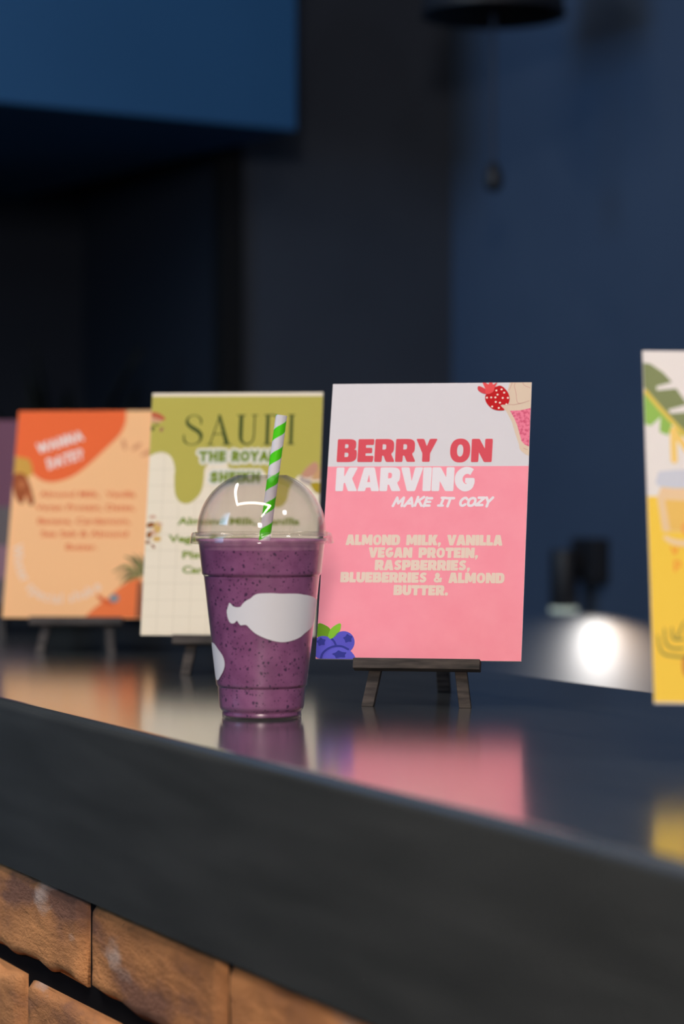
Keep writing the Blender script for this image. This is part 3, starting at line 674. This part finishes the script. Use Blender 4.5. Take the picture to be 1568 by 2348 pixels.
# --- yellow card
ye = make_card('white and yellow menu card with palm leaf, cut by the right edge of the photo', *YELLOW, ink(205, 180, 110), ink(236, 231, 230))
Flat().poly([(-73.9, 0.8), (73.9, 0.8), (73.9, 121.2), (-73.9, 121.0)]).build('yellow_panel', ink(248, 208, 76), ye, 1)
lf = Flat().poly([(-73.9,202.4),(-69.9,201.9),(-62.5,196.6),(-57.6,190.7),(-66.8,187.9),(-66.4,185.4),(-55.2,186.7),(-51.0,180.0),(-49.0,177.1),(-60.2,173.6),(-59.2,171.3),(-46.7,172.3),(-43.4,165.6),(-45.8,155.5),(-51.7,160.2),(-73.9,187.2)]).build('palm_leaf_print', ink(132, 142, 98), ye, 2)
Flat().poly([(-73.9,183.5),(-58.0,165.4),(-60.8,158.0),(-65.7,160.0),(-64.9,169.1),(-70.6,163.7),(-73.9,164.7)]).poly([(-55.6,162.8),(-50.7,158.6),(-53.8,157.0),(-55.7,158.5)]).build('palm_leaflet_print', ink(150, 194, 92), lf, 2)
Flat().strip([(-73.9,185.6),(-63.3,172.3),(-51.7,159.1),(-45.8,153.9)], 2.6).build('leaf_rib_print', ink(226, 200, 92), lf, 4)
f = Flat().strip([(-57.9,142.8),(-57.9,161.2)], 3.8, False, True).strip([(-57.9,161.2),(-46.2,142.8)], 3.8, False, True).strip([(-46.2,142.8),(-46.2,161.4)], 3.8, False, True)
f.build('title_lettering', ink(246, 210, 122), ye, 5)
gb = Flat().poly([(-68.5,120.4),(-65.8,126.7),(-38.9,127.0),(-37.1,120.7),(-41.3,100.0),(-66.1,100.0)]).build('glass_print', ink(238, 206, 166), ye, 2)
Flat().poly(closed_smooth([(-67.3,134.6),(-66,136),(-52.5,137.2),(-39,136.4),(-37.0,135.0),(-37.9,127.0),(-66.8,126.7)], 3)).build('glass_rim_print', ink(208, 212, 226), gb, 3)
Flat().poly([(-64.1,119.1),(-53.2,118.5),(-41.7,119.4),(-45.3,100.5),(-61.7,100.5)]).build('juice_print', ink(240, 196, 104), gb, 3)
Flat().strip([(-51.8+2.6*cos(a), 101.7+3.0*sin(a)) for a in [0.5+i*0.42 for i in range(13)]], 1.6).build('fruit_slice_print', ink(240, 160, 80), gb, 4)
Flat().strip([(-65.3,97.1),(-61.0,94.3),(-54.1,93.1),(-47.1,94.5)], [2.4, 3.4, 3.8, 3]).build('saucer_print', ink(242, 212, 172), gb, 4)
f = Flat().strip([(-61.3,91.0),(-59.5,86.6)], 1.5, False).strip([(-59.5,86.6),(-57.7,91.0)], 1.5, False)
f.strip([(-59.7,76.2),(-59.6,83.0)], 1.5, False).strip([(-59.7,82.5),(-57.2,82.2),(-56.6,80.6),(-57.4,79.2),(-59.7,79.0)], 1.3); f.build('ingredient_lettering', ink(244, 162, 62), ye, 3)
f = Flat()
for l in ([(-70.7,39.3),(-70.0,32.7),(-67.2,28.2),(-56.5,26.8),(-51.1,27.4)], [(-66.9,43.3),(-66.5,35.3),(-63.1,31.8),(-56.4,31.6)], [(-62.7,43.9),(-62.0,37.3),(-56.2,37.1)], [(-55.5,47.5),(-60.0,37.9)], [(-52.8,46.5),(-54.6,38.9)]): f.strip(l, [0.9, 1.6, 1.5])
f.build('fern_print', ink(150, 136, 66), ye, 2)
Flat().poly(closed_smooth([(-57.2,25.8),(-53.5,28.9),(-49.7,25.9),(-50.0,17.9),(-54.0,14.3),(-57.3,17.8)])).build('fruit_print', ink(206, 128, 64), ye, 2)

# --- purple card
pu = make_card('dark purple menu card at the far left, mostly behind the orange one', *PURPLE, ink(102, 60, 78), ink(106, 64, 82))
Flat().poly([(-73.9, 0.5), (73.9, 0.5), (73.9, 110), (-73.9, 110)]).build('grey_panel', ink(94, 84, 84), pu, 1)
Flat().poly([(-73.9, 28), (73.9, 28), (73.9, 66), (-73.9, 66)]).build('pink_panel', ink(136, 100, 110), pu, 2)
Flat().circle((45, 87), 4.5, 5).build('leaf_print', ink(92, 130, 66), pu, 3)

# ------------------------------------------------------------------ smoothie cup with dome lid
CUP = (0.1126, 1.4926, TOP)
cup = thing('smoothie_cup', 'clear plastic cup of purple berry smoothie with dome lid, left of the pink card', 'cup', CUP)
mm = lambda prof: [(r/1000, z/1000) for r, z in prof]
wall = mm([(0.01,1.6),(22,1.6),(24.8,0.6),(25.8,0.0),(26.6,0.4),(26.9,2.0),(26.6,4.2),(26.4,5.0),(27.6,5.6),(28.5,7.2),(28.7,9.0),(29.5,20.4),(29.6,21.2),(30.1,21.7),(30.6,22.6),(30.7,24.0),(39.0,95.0),(39.1,95.9),(39.8,96.5),(40.3,97.4),(40.4,99.0),(42.5,117.5),(43.2,118.8),(44.2,119.2),(44.6,120.2),(44.2,121.0),(43.2,120.8)])
lathe('cup_wall', wall, M['cup'], cup)
liq = mm([(0.01,2.4),(22,2.4),(25.0,1.6),(26.0,2.2),(26.2,4.4),(24.0,4.7),(24.2,5.3),(26.8,6.2),(27.9,7.6),(28.2,9.0),(28.95,20.2),(29.0,20.6),(26.6,20.9),(26.8,21.6),(29.5,22.0),(30.0,23.0),(30.2,24.2),(38.4,94.8),(38.5,95.2),(36.0,95.5),(36.2,96.2),(39.1,96.8),(39.6,97.8),(39.8,99.0),(41.4,113.6)])
lathe('smoothie', liq, M['smoothie'], cup)
lathe('froth', mm([(41.35,113.2),(41.9,117.4),(42.4,119.0),(42.8,120.4),(41.6,119.6),(40,118.0),(36,116.2),(20,115.6),(0.01,115.9)]), M['foam'], cup)
# white printed shapes wrapped on the cup wall, given as (degrees round the cup from its front, height in mm)
def cup_r(z):
    for (r0, z0), (r1, z1) in zip(wall[8:-6], wall[9:-6]):
        if z0 <= z <= z1 and z1 > z0: return r0+(r1-r0)*(z-z0)/(z1-z0)
    return wall[-8][0]
VIEW = math.atan2(0-CUP[1], -0.5556-CUP[0])            # direction of the viewer seen from the cup
def wrap_print(name, outline, mat, off=0.00012):
    pts = closed_smooth(outline, 6)
    bm = bmesh.new(); xs = [p.x for p in pts]; ys = [p.y for p in pts]
    # fine grid of cells inside the outline plus its boundary
    def inside(x, y):
        c = False
        for i in range(len(pts)):
            a, b = pts[i-1], pts[i]
            if (a.y > y) != (b.y > y) and x < (b.x-a.x)*(y-a.y)/(b.y-a.y)+a.x: c = not c
        return c
    V = [Vector(p) for p in pts]; E = [(i, (i+1) % len(V)) for i in range(len(V))]
    gx = min(xs)
    while gx < max(xs):
        gy = min(ys)
        while gy < max(ys):
            if inside(gx, gy): V.append(Vector((gx, gy)))
            gy += 2.0
        gx += 2.5
    r = delaunay_2d_cdt(V, E, [list(range(len(pts)))], 1, 1e-4)
    vs = []
    for p in r[0]:
        a = VIEW+R(p.x); z = p.y/1000; rr = cup_r(z)+off
        vs.append((rr*cos(a), rr*sin(a), z))
    o = mesh_obj(name, vs, [tuple(f) for f in r[2]], mat, cup, smooth=True)
    return o
def px_outline(pts):
    """outline measured on the cup's front: offset from the axis and height, both in mm"""
    out = []
    for x, z in pts:
        s = max(-0.985, min(0.985, x/(cup_r(z/1000)*1000))); out.append((math.degrees(math.asin(s)), z))
    return out
blob = px_outline([(-22.1,76.8),(-21.4,78.6),(-20.3,78.1),(-19.1,76.8),(-17.0,76.0),(-14.1,76.3),(-12.8,78.0),(-10.9,79.9),(-9.3,80.9),(-7.6,81.8),(-6.0,83.2),(-4.0,84.5),(-1.1,85.2),(6.1,85.4),(12.7,85.0),(19.3,84.9),(24.5,84.6),(27.8,83.9)])
blob += [(58, 83.0), (72, 81.0), (88, 77), (97, 71), (89, 66), (75, 62.2), (64, 59.7), (56, 57.9)]
blob += px_outline([(25.9,55.7),(22.6,54.2),(18.6,53.1),(14.0,52.6),(9.4,53.2),(4.8,54.5),(-0.4,56.6),(-4.4,58.8),(-7.6,61.6),(-9.9,64.0),(-11.9,64.2),(-13.8,63.9),(-15.0,65.0),(-16.4,66.8),(-17.8,65.5),(-19.6,65.0),(-21.1,65.8),(-22.2,68.0),(-22.9,70.9),(-23.0,73.5)])
wrap_print('logo_print', blob, M['cup_print'])
patch = [(-84, 50.0), (-70, 50.5), (-60, 47), (-52, 43), (-49.5, 38.5), (-52, 34.0), (-60, 29.5), (-72, 26), (-86, 28), (-96, 38)]
wrap_print('logo_print', patch, M['cup_print'])

# lid: skirt, shoulder, dome with a straw opening
skirt = mm([(46.2,118.0),(48.3,117.6),(48.6,118.2),(48.2,119.2),(47.9,121.5),(47.3,124.2),(46.6,125.0),(45.4,125.2),(44.9,124.4),(44.6,122.9),(44.0,122.4),(43.4,123.0),(43.2,124.6),(43.5,126.0)])
dome = [(43.5*sin(a), 126.0+41.0*cos(a)) for a in [R(d) for d in range(90, 23, -3)]]
rd, zd = dome[-1]
dome += [(rd-0.5, zd+0.15), (rd-0.9, zd-0.1), (rd-1.0, zd-0.7)]
dome += [(r-0.75, z-0.75) for r, z in dome[:-3][::-1]]
lid = lathe('dome_lid', skirt[:-1] + mm(dome), M['lid'], cup, seg=128)
# straw: leans to the right, passes through the opening and into the drink
right_dir = Vector((0.8987, -0.4386, 0)); base = Vector(CUP)
top = base + right_dir*0.0134 + Vector((0, 0, 0.2040)); low = base + right_dir*(0.0134-0.1372*0.150) + Vector((0, 0, 0.054))
ax = (top-low); ln = ax.length
vs, fs = [], []; seg = 40
for r, z in ((0.00385, 0), (0.00385, ln), (0.00345, ln), (0.00345, 0)):
    for i in range(seg): vs.append((r*cos(2*pi*i/seg), r*sin(2*pi*i/seg), z))
for k in range(3):
    for i in range(seg): fs.append((k*seg+i, k*seg+(i+1) % seg, (k+1)*seg+(i+1) % seg, (k+1)*seg+i))
straw = mesh_obj('drinking_straw', vs, fs, M['straw'], None, smooth=True)
for e in straw.data.polygons: pass
straw.data.set_sharp_from_angle(angle=R(40))
q = ax.normalized().to_track_quat('Z', 'X'); straw.rotation_mode = 'QUATERNION'; straw.rotation_quaternion = q; straw.location = low
straw['label'] = 'green and white striped paper straw standing in the smoothie cup'; straw['category'] = 'straw'

# ------------------------------------------------------------------ wall lamp behind the bar
LY, LZ = 2.984, TOP+0.1487
wl = thing('wall_lamp', 'small black wall lamp shining down on the wall behind the bar', 'lamp', (WX, LY, LZ-0.16))
bm = bmesh.new(); add_box(bm, (-0.026, -0.036, 0.038), (0.0, 0.030, 0.101), 0.002); bm_obj('wall_plate', bm, M['black_metal'], wl)
bm = bmesh.new(); add_box(bm, (-0.038, -0.006, 0.060), (-0.024, 0.006, 0.082), 0.001); bm_obj('arm', bm, M['black_metal'], wl)
sh = lathe('lamp_shade', mm([(16.0,2),(19.0,2),(19.5,3),(19.5,82),(18.8,84),(0.01,84.5)]), M['black_metal'], wl, 48); sh.location = (-0.055, 0, 0)
ln_ = lathe('lamp_lens', mm([(0.01,-5.5),(17.5,-5.5),(20.0,-4.0),(20.0,1.0),(17.0,2.2),(0.01,2.2)]), M['lens'], wl, 48); ln_.location = (-0.055, 0, 0)
ll = bpy.data.lights.new('wall_lamp_light', 'AREA'); ll.shape = 'DISK'; ll.size = 0.024; ll.energy = 3.8; ll.spread = R(172); ll.color = (1.0, 0.64, 0.37)
lo = bpy.data.objects.new('wall_lamp_light', ll); C.objects.link(lo); lo.location = (WX-0.060, LY, LZ-0.1665)

# ------------------------------------------------------------------ unlit pendant above the end of the bar
pd = thing('pendant_lamp', 'dark round hanging lamp at the top of the photo with a cord dangling below', 'lamp', (1.077, 2.875, CEIL))
zb = TOP+0.1487+0.655-CEIL
lathe('pendant_shade', mm([(0.01,150),(30,148),(60,120),(88,60),(98,4),(99,0),(97,0),(84,58),(56,114),(0.01,140)]), M['black_metal'], pd, 64).location = (0, 0, zb)
lathe('cord', mm([(2.5,0),(2.5,500)]), M['cable'], pd, 12).location = (0, 0, zb+0.148)
lathe('pull_cord', mm([(3.0,0),(3.0,215),(3.5,222)]), M['cable'], pd, 12).location = (0, 0, zb-0.215)
lathe('pull_knob', mm([(0.01,0),(9,3),(13,12),(12,24),(7,36),(3,42)]), M['black_metal'], pd, 32).location = (0, 0, zb-0.240)

# zigzag LED tube on the ceiling, the lamp mirrored in the dome lid
zz = thing('zigzag_led_lamp', 'white zigzag LED tube lamp under the ceiling, mirrored in the dome lid', 'lamp', (0, 0, CEIL))
pts = [(-0.14, 2.62), (-1.23, 1.41), (0.05, 0.30), (-0.93, -0.84)]
for (ax_, ay), (bx, by) in zip(pts, pts[1:]):
    d = Vector((bx-ax_, by-ay, 0)); l = d.length; an_ = math.atan2(d.y, d.x)
    T = Matrix.Translation((ax_, ay, -0.06)) @ Matrix.Rotation(an_, 4, 'Z')
    bm = bmesh.new(); add_box(bm, (0, -0.042, 0.012), (l, 0.042, 0.060), 0, 1, T); hs = bm_obj('lamp_housing', bm, M['black_metal'], zz)
    bm = bmesh.new(); add_box(bm, (-0.033, -0.036, -0.012), (l+0.033, 0.036, 0.0118), 0.006, 2, T); bm_obj('led_tube', bm, M['led'], hs)

# ------------------------------------------------------------------ dark things in the recess
cb = thing('back_cabinet', 'low black cabinet inside the dark recess behind the cards', 'cabinet', (0.36, 3.80, 0))
bm = bmesh.new(); add_box(bm, (-0.14, -0.26, 0.06), (0.56, 0.26, 0.98), 0.003); bm_obj('body', bm, M['black_metal'], cb)
bm = bmesh.new(); add_box(bm, (-0.145, -0.27, 0.98), (0.565, 0.265, 1.01), 0.003); bm_obj('cabinet_top', bm, M['black_metal'], cb)
bm = bmesh.new(); add_box(bm, (-0.12, -0.24, 0.0), (0.54, 0.24, 0.06)); bm_obj('plinth', bm, M['black_metal'], cb)
pl = thing('potted_plant', 'black silhouette of a leafy potted plant in the dark recess above the orange card', 'plant', (0.74, 3.66, 1.01))
lathe('pot', mm([(0.01,0),(55,0),(60,4),(72,110),(76,116),(72,120),(66,114),(0.01,108)]), M['pot'], pl, 48)
rnd = random.Random(5)
def leaf(az, lean, length, width, mat):
    vs, fs = [], []; n = 12
    for i in range(n+1):
        t = i/n; w = width*math.sin(pi*min(1, t*0.92+0.08))**0.8*(1-0.25*t)
        bend = lean*t*t; rr = 0.012+bend*length; z = 0.108+length*t*(1-0.25*lean*t)
        for s, dz in ((-1, -0.012), (0, 0), (1, -0.012)):
            x, y = rr, s*w
            vs.append((x*cos(az)-y*sin(az), x*sin(az)+y*cos(az), z+dz*(abs(s))))
    for i in range(n):
        for k in range(2): fs.append((i*3+k, i*3+k+1, i*3+k+4, i*3+k+3))
    o = mesh_obj('leaf', vs, fs, mat, pl, smooth=True)
    o.modifiers.new('thick', 'SOLIDIFY').thickness = 0.0015
for az, le, lg, w in ((2.6, 0.10, 0.40, 0.045), (2.2, 0.18, 0.36, 0.05), (-0.6, 0.28, 0.40, 0.04), (0.1, 0.35, 0.34, 0.042), (2.9, 0.42, 0.36, 0.036), (3.6, 0.30, 0.30, 0.045), (4.7, 0.28, 0.30, 0.045), (1.2, 0.3, 0.34, 0.04), (2.7, 0.62, 0.30, 0.034)):
    leaf(az, le, lg, w, M['leaf'])
